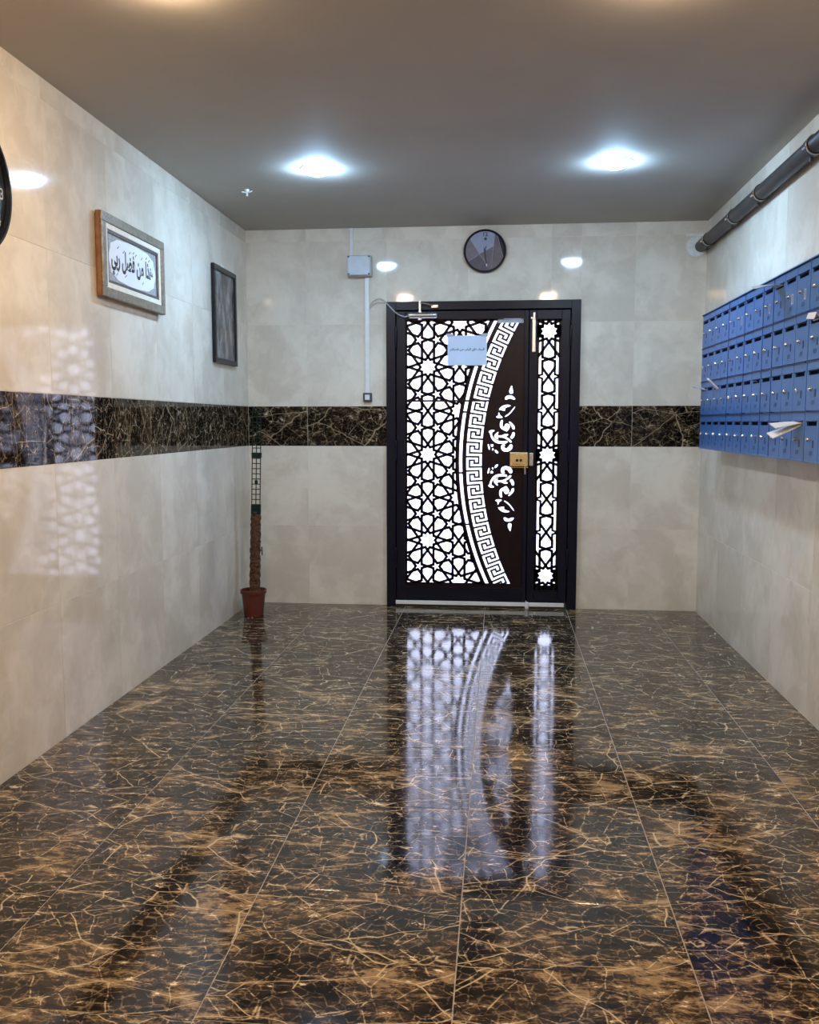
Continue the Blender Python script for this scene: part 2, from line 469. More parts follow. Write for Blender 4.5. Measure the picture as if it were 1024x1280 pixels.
ya, yz = D-0.004, D+0.004                     # sheet thickness
CW = 0.0205
d2 = lambda deg: (math.cos(math.radians(deg)), math.sin(math.radians(deg)))
def bar(b, p, q, w, e=0.3):
    dx, dz = q[0]-p[0], q[1]-p[1]; L = math.hypot(dx, dz)
    if L < 1e-4: return
    dx /= L; dz /= L; k = e*w
    p = (p[0]-dx*k, p[1]-dz*k); q = (q[0]+dx*k, q[1]+dz*k); nx, nz = -dz*w/2, dx*w/2
    b.prism([(p[0]+nx, p[1]+nz), (q[0]+nx, q[1]+nz), (q[0]-nx, q[1]-nz), (p[0]-nx, p[1]-nz)], ya, yz)
def clipbar(b, p, q, w, inside, n=28):
    ok = [inside(p[0]+(q[0]-p[0])*i/n, p[1]+(q[1]-p[1])*i/n) for i in range(n+1)]
    i = 0
    while i <= n:
        if ok[i]:
            j = i
            while j < n and ok[j+1]: j += 1
            if j > i:
                bar(b, (p[0]+(q[0]-p[0])*i/n, p[1]+(q[1]-p[1])*i/n), (p[0]+(q[0]-p[0])*j/n, p[1]+(q[1]-p[1])*j/n), w, 0.3 if (i == 0 and j == n) else 0.1)
            i = j+1
        else: i += 1
T18 = math.tan(pi/10)
def decagon(c, a, sectors=range(10)):
    segs = []; rho = a*T18; Rr = a/math.cos(pi/10); t = 0.382*a
    P = lambda r, ang: (c[0]+r*d2(ang)[0], c[1]+r*d2(ang)[1])
    for k in sectors:
        ph = 90+36*k
        Tp = P(t, ph); Mk = P(a, ph)
        for sgn in (-1, 1):
            Kp = P(Rr-rho, ph+18*sgn); Qp = P(0.7265*t, ph+18*sgn); V = P(Rr, ph+18*sgn)
            al = ph+18*sgn+180
            dd = d2(al+36*sgn)
            I = (V[0]+0.382*rho*dd[0], V[1]+0.382*rho*dd[1])
            if math.hypot(I[0]-Mk[0], I[1]-Mk[1]) > math.hypot(V[0]-Mk[0], V[1]-Mk[1]):
                dd = d2(al-36*sgn); I = (V[0]+0.382*rho*dd[0], V[1]+0.382*rho*dd[1])
            segs += [(Tp, Kp), (Tp, Qp), (Kp, I), (I, Mk)]
    return segs
def bowtie(c, a):
    segs = []; rho = a*T18; h1 = 0.618*a; w = 2*a*math.sin(pi/5)-a/math.cos(pi/10)
    for sx in (-1, 1):
        for sz in (-1, 1):
            F = lambda x, z: (c[0]+sx*x, c[1]+sz*z)
            I = (rho-0.382*rho*d2(36)[0], h1-0.382*rho*d2(36)[1])
            MB = ((rho+w)/2, h1/2)
            segs += [(F(0, h1), F(*I)), (F(*I), F(*MB)), (F(*MB), F(0, 0))]
    return segs

CX, CZ = 1.910, 1.102                          # centre of the arcs
RS, RKL, RKR = 2.197, 2.155, 2.042             # stripe, key band outer and inner radius
RB = RS+0.011+0.030                            # lattice ends here
lat = B()
AL = 0.1989; DXc = 0.2338; DZc = 0.3218
def in_main(x, z):
    return P0+0.008 < x and PZ0+0.02 < z < PZ1-0.008 and math.hypot(x-CX, z-CZ) > RB-0.012
seen = set()
def put(segs, inside, b, w):
    for p, q in segs:
        k = tuple(sorted([(round(p[0], 3), round(p[1], 3)), (round(q[0], 3), round(q[1], 3))]))
        if k in seen: continue
        seen.add(k); clipbar(b, p, q, w, inside)
for i in (-1, 0, 1, 2):
    for j in range(-5, 6):
        if (i+j) % 2: continue
        c = (-0.532+i*DXc, 1.146+j*DZc)
        put(decagon(c, AL), in_main, lat, CW)
        put(bowtie((c[0], c[1]+DZc), AL), in_main, lat, CW)
# rim of the sheet
def arcpt(r, z): return CX-math.sqrt(r*r-(z-CZ)**2)
lat.box(P0, P0+0.014, ya, yz, PZ0, PZ1).box(P0, 0.02, ya, yz, PZ1-0.014, PZ1).box(P0, P1-0.02, ya+0.0005, yz-0.0005, PZ0, PZ0+0.034)
def arcband(b, r0, r1, z0, z1, n=60):
    for k in range(n):
        za, zb = z0+(z1-z0)*k/n, z0+(z1-z0)*(k+1)/n
        b.prism([(arcpt(r0, za), za), (arcpt(r1, za), za), (arcpt(r1, zb), zb), (arcpt(r0, zb), zb)], ya, yz)
arcband(lat, RB, RS+0.011, PZ0, PZ1)
arcband(lat, RS-0.011, RKL, PZ0, PZ1)
for z in (1.46, 1.010, 0.625, 1.80):            # ties across the stripe
    x = arcpt(RS, z); lat.box(x-0.016, x+0.016, ya, yz, z-0.007, z+0.007)
lat.box(P0, P1, ya-0.002, yz, 1.535, 1.549)     # sheet joint
tag(lat.build('star_lattice', M['sheet'], leaf), 'cut metal star lattice with curved edge')
# key meander, one bent strip for each repeat
key = B()
PER = 0.1045
def kp(u, v):       # u across (0 = outer/left), v down along the arc in metres
    r = RKL+(RKR-RKL)*u; ang = (v)/(0.5*(RKL+RKR))
    return (CX-r*math.cos(ang), CZ-r*math.sin(ang)+0.0)
KEYP = [(0, 0), (0.81, 0), (0.81, 0.46), (0.52, 0.46), (0.52, 0.25), (0.21, 0.25), (0.21, 0.725), (1.0, 0.725)]
v0 = CZ-1.130
for k in range(-11, 11):
    for (a, b_) in zip(KEYP[:-1], KEYP[1:]):
        p = kp(a[0], v0+(k+a[1])*PER); q = kp(b_[0], v0+(k+b_[1])*PER)
        if min(p[1], q[1]) < PZ0+0.020 or max(p[1], q[1]) > PZ1-0.004: continue
        bar(key, p, q, 0.0145, 0.5)
tag(key.build('key_meander', M['sheet'], leaf), 'angular key pattern along the arc')

def clean(poly, tol=1e-4):
    out = []
    for p in poly:
        if not out or math.hypot(p[0]-out[-1][0], p[1]-out[-1][1]) > tol: out.append(p)
    return out
def chaikin(poly, it=2):
    for _ in range(it):
        o = []
        for i in range(len(poly)):
            a, b = poly[i], poly[(i+1) % len(poly)]
            o += [(a[0]*.75+b[0]*.25, a[1]*.75+b[1]*.25), (a[0]*.25+b[0]*.75, a[1]*.25+b[1]*.75)]
        poly = o
    return poly
def plate_with_holes(name, outer, holes, y, half, material, parent):
    cu = bpy.data.curves.new(name, 'CURVE'); cu.dimensions = '2D'; cu.fill_mode = 'BOTH'; cu.extrude = half
    for poly in [outer]+holes:
        sp = cu.splines.new('POLY'); sp.points.add(len(poly)-1)
        for i, (a, b) in enumerate(poly): sp.points[i].co = (a, b, 0, 1)
        sp.use_cyclic_u = True
    tmp = bpy.data.objects.new('tmp', cu)
    me = bpy.data.meshes.new_from_object(tmp)
    bpy.data.objects.remove(tmp); bpy.data.curves.remove(cu)
    off = world(parent)
    for v in me.vertices:
        x, z, d = v.co; v.co = (x-off.x, y-d-off.y, z-off.z)
    me.materials.clear(); me.materials.append(material); me.name = name
    o = bpy.data.objects.new(name, me); COL.objects.link(o); o.parent = parent
    return o
SCR = [
 [(430,25),(450,30),(455,80),(465,130),(455,160),(405,160),(395,110),(410,70)],
 [(325,250),(335,205),(370,180),(430,178),(475,200),(500,235),(495,250),(455,250),(430,235),(385,235),(365,255)],
 [(230,415),(260,370),(310,335),(380,325),(430,340),(425,355),(370,370),(330,395),(350,420),(310,430),(270,415)],
 [(490,350),(503,365),(450,445),(390,505),(340,530),(330,508),(380,480),(430,428)],
 [(228,448),(247,455),(257,493),(310,530),(280,546),(200,541),(193,513),(228,505)],
 [(280,563),(312,575),(302,620),(300,668),(325,683),(335,640),(370,620),(415,645),(420,690),(395,730),(370,765),(320,737),(275,715),(253,670),(256,610)],
 [(397,590),(430,600),(482,650),(502,700),(490,727),(460,727),(443,680),(408,630)],
 [(458,760),(492,765),(500,800),(482,852),(455,877),(423,862),(418,840),(443,810)],
 [(68,760),(120,723),(182,735),(165,757),(132,772),(137,820),(172,868),(232,902),(320,912),(375,898),(387,920),(370,948),(290,953),(210,948),(148,907),(108,840),(98,782)],
 [(158,825),(225,752),(242,770),(217,813),(290,818),(340,788),(402,798),(387,820),(352,840),(402,860),(452,910),(452,932),(418,937),(388,897),(340,867),(290,852),(217,852),(242,877),(225,887),(178,862)],
 [(290,960),(337,955),(347,975),(332,1000),(347,1023),(375,1018),(400,990),(420,955),(457,960),(470,1000),(440,1057),(380,1082),(320,1077),(283,1047),(273,1000)],
 [(62,955),(88,955),(106,1020),(92,1066),(68,1010)],
 [(104,958),(162,955),(154,1002),(122,1006)],
 [(128,1030),(158,1018),(168,1052),(140,1066)],
 [(176,1040),(210,1050),(244,1092),(222,1114),(182,1090)],
]
def inset(p, d):
    n_ = len(p); ar = sum(p[i][0]*p[(i+1)%n_][1]-p[(i+1)%n_][0]*p[i][1] for i in range(n_)); sg = 1 if ar > 0 else -1
    out = []
    for i in range(n_):
        a, b = p[i-1], p[(i+1)%n_]; dx, dy = b[0]-a[0], b[1]-a[1]; L = math.hypot(dx, dy) or 1
        out.append((p[i][0]-sg*dy/L*d, p[i][1]+sg*dx/L*d))
    return out
S_ = 0.00590/12.8
ZM = 1.115
holes = []
for sh in SCR:
    pts = inset(chaikin(sh, 2), 3.5)
    for mir in (1, -1):
        holes.append([(-0.118+x*S_, ZM+mir*(1.665-y*S_-ZM)) for x, y in pts])
ztop, zbot = PZ1, PZ0
n = 60
outer = [(arcpt(RKR, zbot+(ztop-zbot)*k/n), zbot+(ztop-zbot)*k/n) for k in range(n+1)]
outer = [p for p in outer if p[0] < P1-0.001] + [(P1, ztop), (P1, zbot)]
tag(plate_with_holes('scroll_plate', outer, holes, D, 0.004, M['sheet'], leaf), 'plain dark sheet with cut leaf scrolls')

# narrow lattice of the side leaf
seen.clear()
sl = B(); SX = 0.3495; AS = 0.2007
def in_side(x, z): return abs(x-SX) < 0.078 and QZ0 < z < QZ1
stars = (2.042, 1.1445, 0.247)
for zc in stars:
    put(decagon((SX, zc), AS), in_side, sl, CW)
    t = 0.382*AS-0.017; ri = 0.7265*0.382*AS-0.012
    ring = []
    for k in range(20):
        r = t if k % 2 == 0 else ri
        u = d2(90+18*k); ring.append((u[0]*r, u[1]*r, u))
    for k in range(20):
        a, b_ = ring[k], ring[(k+1) % 20]
        if abs((a[2][1]+b_[2][1])/2) > 0.80: continue
        sg = 1 if (a[2][0]+b_[2][0]) > 0 else -1
        sl.prism([(SX+a[0], zc+a[1]), (SX+b_[0], zc+b_[1]), (SX+sg*0.086, zc+b_[1]), (SX+sg*0.086, zc+a[1])], ya, yz)
for za, sg in ((2.042, -1), (1.1445, 1), (1.1445, -1), (0.247, 1)):
    put(bowtie((SX, za+sg*(AS*1.618)), AS), in_side, sl, CW)
rho_s = AS*T18; w_s = AS*2*math.sin(pi/5)-AS/math.cos(pi/10); h_s = 0.618*AS
for za, sg in ((2.042, -1), (1.1445, 1), (1.1445, -1), (0.247, 1)):
    zx = za+sg*AS*1.618
    for s in (-1, 1):
        for q in (-1, 1):
            I = (SX+s*(w_s+0.382*rho_s*d2(36)[0]), zx+q*0.382*rho_s*d2(36)[1])
            put([((SX+s*(rho_s+w_s)/2, zx+q*h_s/2), I), (I, (SX+s*(w_s+rho_s), zx))], in_side, sl, CW*0.8)
for s in (-1, 1):
    sl.box(min(SX+s*0.070, SX+s*0.0905), max(SX+s*0.070, SX+s*0.0905), ya, yz, QZ0, QZ1)
sl.box(Q0, Q1, ya, yz, QZ1-0.014, QZ1).box(Q0, Q1, ya, yz, QZ0, QZ0+0.034)
tag(sl.build('star_lattice', M['sheet'], side), 'narrow strip of star lattice')

# hardware
def bead(b, x0, x1, z0, z1):
    b.box(x0-0.004, x1+0.004, yf-0.004, yf+0.002, z0-0.004, z0).box(x0-0.004, x1+0.004, yf-0.004, yf+0.002, z1, z1+0.004)
    b.box(x0-0.004, x0, yf-0.004, yf+0.002, z0, z1).box(x1, x1+0.004, yf-0.004, yf+0.002, z0, z1)
    return b
bead(B(), P0, P1, PZ0, PZ1).build('glazing_bead', M['black'], leaf)
bead(B(), Q0, Q1, QZ0, QZ1).build('glazing_bead', M['black'], side)
lk = B().box(0.075, 0.208, yf-0.045, yf, 1.062, 1.166).build('lock_case', M['brass'], leaf, bevel=0.006)
tag(lk, 'brass rim lock case')
B().box(0.092, 0.190, yf-0.049, yf-0.044, 1.078, 1.150).build('lock_cover', M['brass'], leaf, bevel=0.003)
B().lathe([(0.010, 0), (0.010, -0.006), (0.008, -0.008)], (0.128, yf-0.048, 1.108), 'y', 16).build('keyhole', M['darkhole'], leaf)
B().lathe([(0.010, 0), (0.010, -0.006), (0.008, -0.008)], (0.155, yf-0.048, 1.108), 'y', 16).build('keyhole', M['darkhole'], leaf)
B().box(0.080, 0.210, yf-0.012, yf, 1.050, 1.059).build('lock_plate', M['brass'], leaf, bevel=0.002)
lv = B().tube([(0.186, yf-0.03, 1.062), (0.187, yf-0.03, 1.03), (0.187, yf-0.028, 1.005)], 0.006, 10).build('thumb_lever', M['steel'], leaf, smooth=True)
B().box(0.216, 0.244, yf-0.045, yf, 1.068, 1.162).build('lock_keeper', M['steel'], side, bevel=0.004)
sb = B().box(0.226, 0.252, yf-0.020, yf, 1.890, 2.135).build('surface_bolt', M['steel'], side, bevel=0.004)
tag(sb, 'brushed steel bolt bar')
B().box(0.232, 0.248, yf-0.030, yf, 2.120, 2.172).build('bolt_tip', M['steel'], side, bevel=0.003)
B().box(0.216, 0.230, yf-0.014, yf, 2.128, 2.142).build('bolt_catch', M['steel'], side, bevel=0.002)
for x in (-0.767, 0.503):
    for z in (0.30, 1.10, 1.93):
        h = B().lathe([(0.009, 0), (0.010, 0.004), (0.010, 0.146), (0.009, 0.15)], (x, yf-0.012, z), 'z', 14).build('hinge', M['black'], dr, smooth=True)
sw = B().box(-0.770, 0.203, D-0.040, D-0.022, 0.018, 0.046).build('bottom_seal', M['whitestrip'], leaf, bevel=0.002)
tag(sw, 'white plastic seal strip under the leaf')
sw = B().box(0.226, 0.486, D-0.040, D-0.022, 0.018, 0.046).build('bottom_seal', M['whitestrip'], side, bevel=0.002)
B().box(-0.764, 0.203, D-0.02, D+0.02, 0.001, 0.046).build('threshold', M['greydark'], dr)
B().box(0.203, 0.502, D-0.02, D+0.02, 0.001, 0.046).build('threshold', M['greydark'], dr)
B().box(0.190, 0.224, D+0.031, D+0.042, 0.046, 2.19).build('meeting_strip', M['black'], leaf)
B().lathe([(0.014, 0.0), (0.016, 0.01), (0.016, 0.045), (0.013, 0.05)], (0.212, D-0.048, 0.002), 'z', 16).build('door_stop', M['white'], dr, smooth=True)
dc = B().tube([(-0.672, yf-0.030, 2.160), (-0.664, yf-0.030, 2.160), (-0.664, yf-0.030, 2.160), (-0.470, yf-0.030, 2.160), (-0.462, yf-0.030, 2.160)], [0.014, 0.020, 0.021, 0.021, 0.015], 18).build('door_closer', M['steel'], dr, smooth=True)
tag(dc, 'small steel closer cylinder')
B().box(-0.602, -0.576, yf-0.030, yf, 2.128, 2.192).build('closer_bracket', M['steel'], dc, bevel=0.003)
B().box(-0.597, -0.581, D-0.055, D-0.034, 2.176, 2.268).build('closer_post', M['steel'], dc, bevel=0.003)
B().tube([(-0.589, D-0.055, 2.248), (-0.54, D-0.058, 2.240), (-0.478, D-0.045, 2.226)], 0.005, 8).build('closer_arm', M['steel'], dc, smooth=True)
B().box(-0.505, -0.455, D-0.052, D-0.034, 2.212, 2.236).build('arm_bracket', M['steel'], dc, bevel=0.003)
B().box(-0.02, 0.165, ya-0.0015, ya-0.0005, 2.103, 2.132).build('tape', M['papershade'], leaf)

# ------------------------------------------------------------------ text helper (flat lettering)
def text_obj(name, body, size, material, parent, place, weight=0.0, width=None, align='CENTER'):
    """place(x, y) -> world point for flat coordinates"""
    cu = bpy.data.curves.new(name, 'FONT'); cu.body = body; cu.size = size
    cu.align_x = align; cu.align_y = 'CENTER'; cu.offset = weight; cu.resolution_u = 3
    tmp = bpy.data.objects.new('tmp', cu)
    me = bpy.data.meshes.new_from_object(tmp)
    bpy.data.objects.remove(tmp); bpy.data.curves.remove(cu)
    xs = [v.co.x for v in me.vertices]; ys = [v.co.y for v in me.vertices]
    cx, cy = (min(xs)+max(xs))/2, (min(ys)+max(ys))/2
    k = width/(max(xs)-min(xs)) if width else 1.0
    off = world(parent)
    for v in me.vertices:
        v.co = Vector(place((v.co.x-cx)*k, (v.co.y-cy)*k)) - off
    me.materials.clear(); me.materials.append(material); me.name = name
    o = bpy.data.objects.new(name, me); COL.objects.link(o); o.parent = parent
    return o

nt_ = thing('notice', (-0.2425, D-0.006, 1.80), 'pale blue paper notice with one line of writing taped on the door lattice', 'notice')
B().box(-0.387, -0.100, D-0.0075, D-0.0065, 1.800, 2.016).build('sheet', M['notice'], nt_)
NT = '\uFEE2\uFEDC\uFEE0\uFEC0\uFED3 \uFEE6\uFEE3 \uFE8F\uFE8E\uFE92\uFEDF\uFE8D \uFED6\uFEE0\uFECF \uFE80\uFE8E\uFE9F\uFEAE\uFEDF\uFE8D'
text_obj('writing', NT, 0.03, M['ink'], nt_, lambda x, y: (-0.2435+x, D-0.0079, 1.913+y), 0.0006, 0.250)
for x in (-0.372, -0.115):
    B().box(x-0.025, x+0.025, D-0.0085, D-0.0077, 2.008, 2.030).build('tape', M['papershade'], nt_)

# ------------------------------------------------------------------ ceiling lights
def downlight(x, y, led, label, group=None):
    t = thing('ceiling_downlight', (x, y, H), label, 'ceiling light', group)
    B().lathe([(0.079, -0.001), (0.083, -0.005), (0.094, -0.004), (0.097, 0.0)], (x, y, H), 'z', 36, False).build('trim_ring', M['white'], t, smooth=True)
    pr = [(0.080*math.cos(a), -0.003-0.034*math.sin(a)) for a in [k*pi/2/3 for k in range(3)]] + [(0.004, -0.037)]
    B().lathe(pr, (x, y, H), 'z', 18).build('diffuser', led, t, smooth=True)
downlight(-1.035, 5.12, M['coolled'], 'cool white round ceiling light left of the door clock')
downlight(0.615, 5.15, M['coolled'], 'cool white round ceiling light nearest the dark pipe')
downlight(-1.09, 2.93, M['warmled'], 'warm ceiling light glowing at the top left edge of the picture')
downlight(0.525, 3.03, M['warmled'], 'warm ceiling light glowing at the top right edge of the picture')
for y, w_ in ((0.9, 'above the viewer'), (-1.2, 'at the near end of the hall')):
    for x, v_ in ((-1.07, 'on the clock side'), (0.57, 'on the mailbox side')):
        downlight(x, y, M['warmled'], 'warm round ceiling light ' + w_ + ' ' + v_, 'ceiling lights further back along the hall')

# ------------------------------------------------------------------ mailboxes
BX = XR-0.15                                  # front plane
CWID, RH, NB = 0.168, 0.2115, 4
ZB = 1.216
def door_meshes():
    w, h = CWID-0.004, RH-0.009
    s0, s1, t0, t1 = -0.060, 0.060, 0.148, 0.164   # slot opening in the door's own plane
    b = B(); x0, x1 = -0.004, 0.012
    for (ya_, yb_, za, zb) in ((-w/2, w/2, 0, t0), (-w/2, w/2, t1, h), (-w/2, s0, t0, t1), (s1, w/2, t0, t1)):
        b.box(x0, x1, ya_, yb_, za, zb)
    d = b.mesh('door', M['blue'])
    sl_ = B().box(0.003, 0.011, s0, s1, t0, t1).mesh('slot', M['slot'])
    hood = B().prism([(-0.004, t1+0.007), (-0.011, t1+0.003), (-0.004, t1)], s0-0.004, s1+0.004, 'y').mesh('slot_hood', M['bluedark'])
    lk_ = B().lathe([(0.0095, -0.004), (0.0095, -0.009), (0.0085, -0.014), (0.004, -0.018)], (0, 0.022, 0.090), 'x', 14).mesh('lock', M['chrome'], smooth=True)
    nm = B().box(-0.0055, -0.003, -0.030, -0.016, 0.056, 0.088).mesh('name_plate', M['bluedark'])
    nw = B()
    for (ya_, yb_, za, zb) in ((-0.036, -0.012, 0.052, 0.056), (-0.036, -0.012, 0.092, 0.096), (-0.036, -0.0325, 0.056, 0.092), (-0.0155, -0.012, 0.056, 0.092)):
        nw.box(-0.006, -0.003, ya_, yb_, za, zb)
    nw = nw.mesh('name_plate', M['pale'])
    nu = B()
    for k in (-1, 0, 1):
        yk = -0.002-k*0.014
        nu.add([(-0.0046, yk+0.007, 0.024), (-0.0046, yk+0.001, 0.024), (-0.0046, yk-0.007, 0.043), (-0.0046, yk-0.001, 0.043)], [(0, 1, 2, 3)])
    nu = nu.mesh('number', M['ink'])
    return d, sl_, hood, lk_, nm, nw, nu
DM = door_meshes()
def mailbank(y_far, ncol, label, z_shift=0.0, framed=()):
    y_near = y_far-ncol*CWID
    t = thing('mailbox_bank', (XR, (y_far+y_near)/2, ZB), label, 'mailboxes')
    z1 = ZB+NB*RH
    b = B()
    b.box(BX+0.012, XR-0.001, y_near, y_far, ZB, z1)
    b.box(BX-0.004, BX+0.012, y_near, y_near+0.0035, ZB, z1).box(BX-0.004, BX+0.012, y_far-0.0035, y_far, ZB, z1)
    b.box(BX-0.006, BX+0.012, y_near, y_far, ZB, ZB+0.006).box(BX-0.012, XR-0.001, y_near, y_far, z1, z1+0.005)
    b.build('cabinet', M['blue'], t)
    base = world(t)
    for r in range(1, NB):
        B().box(BX-0.009, BX+0.012, y_near+0.003, y_far-0.003, ZB+r*RH-0.003, ZB+r*RH+0.001).build('divider', M['bluedark'], t)
    for c in range(ncol):
        if c in (4, 6, 8, 9):
            yy = y_far-c*CWID
            B().box(BX-0.006, BX+0.012, yy-0.002, yy+0.002, ZB+0.006, z1).build('upright', M['bluedark'], t)
    for r in range(NB):
        for c in range(ncol):
            y = y_far-(c+0.5)*CWID; z = ZB+r*RH+0.0055
            dz = inst('door', DM[0], Vector((BX, y, z))-base, t)
            for nm, me in (('slot', DM[1]), ('slot_hood', DM[2]), ('lock', DM[3]), ('name_plate', DM[5] if (r, c) in framed else DM[4]), ('number', DM[6])):
                inst(nm, me, (0, 0, 0), dz)
    return t
mailbank(6.008, 12, 'long bank of blue steel mailboxes reaching towards the door wall', framed={(3, 8), (3, 10), (3, 11), (3, 5)})
mailbank(3.985, 6, 'second bank of blue steel mailboxes cut off by the right edge')

def sheetpaper(name, prof, y0, y1, label, m, twist=0.0, thick=0.0016, cat='letter', group=None):
    """prof: (x, z) polyline in cross-section, swept along y"""
    t = B(); n = len(prof); vs = []
    for k, (x, z) in enumerate(prof):
        tw = twist*k/(n-1)
        for yy in (y0, y1):
            for s in (0, thick):
                vs.append((x, yy, z+s+tw*(1 if yy == y1 else -1)))
    fs = []
    for k in range(n-1):
        a, c = 4*k, 4*(k+1)
        fs += [(a, c, c+2, a+2), (a+1, a+3, c+3, c+1), (a, a+1, c+1, c), (a+2, c+2, c+3, a+3)]
    fs += [(0, 2, 3, 1), (4*n-4, 4*n-3, 4*n-1, 4*n-2)]
    t.add(vs, fs)
    o = t.build(name, m, None, origin=(prof[0][0], (y0+y1)/2, prof[0][1]))
    return tag(o, label, cat, group)
SZ = lambda r: ZB+r*RH+0.0055+0.157
def yc(c): return 6.008-(c+0.5)*CWID
sheetpaper('flyer', [(BX-0.001, SZ(3)), (BX-0.03, SZ(3)+0.006), (BX-0.08, SZ(3)+0.006), (BX-0.128, SZ(3)-0.004)], yc(9)-0.05, yc(9)+0.05,
           'grey flyer sticking straight out of a slot in the top mailbox row', M['papershade'], 0.012)
sheetpaper('folded_letter', [(BX-0.001, SZ(0)), (BX-0.012, SZ(0)+0.003), (BX-0.05, SZ(0)-0.002), (BX-0.112, SZ(0)-0.012)], yc(11)-0.05, yc(11)+0.045,
           'upper of two white letters poking out of the bottom mailbox row', M['paper'], 0.010, 0.004)
sheetpaper('folded_letter', [(BX-0.001, SZ(0)-0.006), (BX-0.015, SZ(0)-0.011), (BX-0.06, SZ(0)-0.030), (BX-0.120, SZ(0)-0.055)], yc(11)-0.045, yc(11)+0.05,
           'lower drooping white letter poking out of the bottom mailbox row', M['paper'], 0.010, 0.004)
sheetpaper('envelope', [(BX-0.001, SZ(1)-0.010), (BX-0.012, SZ(1)+0.0), (BX-0.058, SZ(1)+0.046)], yc(2)-0.040, yc(2)+0.020,
           'white envelope tilted upward from a slot at the far end of the mailboxes', M['paper'], 0.004, 0.012)
sheetpaper('leaflet', [(BX-0.001, SZ(1)-0.006), (BX-0.02, SZ(1)+0.004), (BX-0.066, SZ(1)+0.012)], yc(0)-0.04, yc(0)+0.045,
           'small pale leaflet at the far end of the mailboxes beside the cream wall', M['papershade'], 0.004, 0.010)
sheetpaper('paper_slip', [(BX-0.001, SZ(1)+0.0), (BX-0.008, SZ(1)+0.002), (BX-0.014, SZ(1)+0.001)], yc(7)-0.012, yc(7)+0.012,
           'tiny white paper slip showing in a mailbox slot of the third row', M['paper'])
yn = 3.985-0.5*CWID
sheetpaper('envelope', [(BX-0.001, SZ(2)+0.002), (BX-0.010, SZ(2)+0.014), (BX-0.022, SZ(2)+0.030), (BX-0.030, SZ(2)+0.006)], yn-0.052, yn+0.045,
           'white bent envelope in a mailbox at the right edge of the picture', M['paper'], 0.006, 0.003)

# ------------------------------------------------------------------ pipe under the ceiling
pz = lambda y: 2.625-(y-5.0)*0.002
PXc = 1.400
pp = thing('drain_pipe', (PXc, D, pz(D)), 'dark drain pipe with clamps running below the ceiling along the right wall', 'pipe')
B().tube([(PXc, D-0.002, pz(D)), (PXc, 5.0, pz(5.0)), (PXc, 3.0, pz(3.0)), (PXc, YF+0.01, pz(YF))], 0.040, 28).build('pipe', M['pipe'], pp, smooth=True)
def ringat(y, r, l): return B().tube([(PXc, y-l/2, pz(y-l/2)), (PXc, y+l/2, pz(y+l/2))], r, 28)
for y in (6.42, 5.75, 5.19, 4.345, 3.2):
    c = ringat(y, 0.0445, 0.06).build('coupling', M['pipe'], pp, smooth=True)
    ringat(y-0.02, 0.0465, 0.010).build('clamp_band', M['steel'], c, smooth=True)
    B().tube([(PXc-0.049, y-0.032, pz(y)-0.014), (PXc-0.049, y+0.004, pz(y)-0.014)], 0.006, 8).build('clamp_bolt', M['chrome'], c)
    B().box(PXc-0.006, PXc+0.006, y+0.03, y+0.042, pz(y)-0.062, pz(y)-0.038).build('clamp_tail', M['pipe'], c)
    B().box(PXc+0.025, XR-0.001, y-0.03, y-0.01, pz(y)-0.012, pz(y)+0.012).build('wall_bracket', M['steel'], c)
B().lathe([(0.070, 0.0), (0.072, -0.006), (0.066, -0.012), (0.042, -0.013)], (1.372, D, pz(D)-0.002), 'y', 28).build('wall_collar', M['foam'], pp, smooth=True)
B().box(PXc-0.10, PXc+0.015, D-0.004, D, pz(D)+0.072, pz(D)+0.092).build('plaster_smear', M['foam'], pp, bevel=0.002)

# ------------------------------------------------------------------ wiring on the end wall
jb = thing('junction_box', (-1.033, D, 2.443), 'grey square junction box on the end wall left of the round clock', 'junction box')
B().box(-1.122, -0.944, D-0.062, D, 2.446, 2.596).build('box_body', M['greyplastic'], jb, bevel=0.006)
B().box(-1.118, -0.948, D-0.076, D-0.062, 2.450, 2.592).build('box_lid', M['greyplastic'], jb, bevel=0.008)
for x in (-1.108, -0.958):
    for z in (2.459, 2.583):
        B().lathe([(0.007, 0), (0.007, -0.003)], (x, D-0.0755, z), 'y', 12).build('screw', M['greydark'], jb)
tr = B().box(-1.108, -1.084, D-0.014, D, 2.597, H-0.001).build('cable_trunking', M['white'], None, bevel=0.002, origin=(-1.096, D, 2.7))
tag(tr, 'short white cable trunking from ceiling down to the junction box', 'trunking')
tr = B().box(-0.997, -0.966, D-0.016, D, 1.602, 2.445).build('cable_trunking', M['white'], None, bevel=0.002, origin=(-0.98, D, 2.0))
tag(tr, 'long white cable trunking below the junction box beside the door', 'trunking')
sw_ = thing('push_button', (-0.981, D, 1.536), 'small grey door release button with white key at the trunking end', 'switch')
B().box(-1.014, -0.948, D-0.032, D, 1.536, 1.602).build('housing', M['greydark'], sw_, bevel=0.005)
B().box(-0.999, -0.963, D-0.037, D-0.031, 1.550, 1.588).build('button', M['white'], sw_, bevel=0.003)
cb = thing('door_cable', (-0.968, D-0.012, 2.237), 'thin grey cable looping from the trunking to the door closer', 'cable')
def smooth_path(pts, n=6):
    out = []
    P = [Vector(p) for p in pts]; P = [P[0]]+P+[P[-1]]
    for i in range(1, len(P)-2):
        for k in range(n):
            t = k/n; a, b, c, d = P[i-1:i+3]
            out.append(0.5*((2*b)+(c-a)*t+(2*a-5*b+4*c-d)*t*t+(3*b-a-3*c+d)*t**3))
    out.append(P[-2]); return out
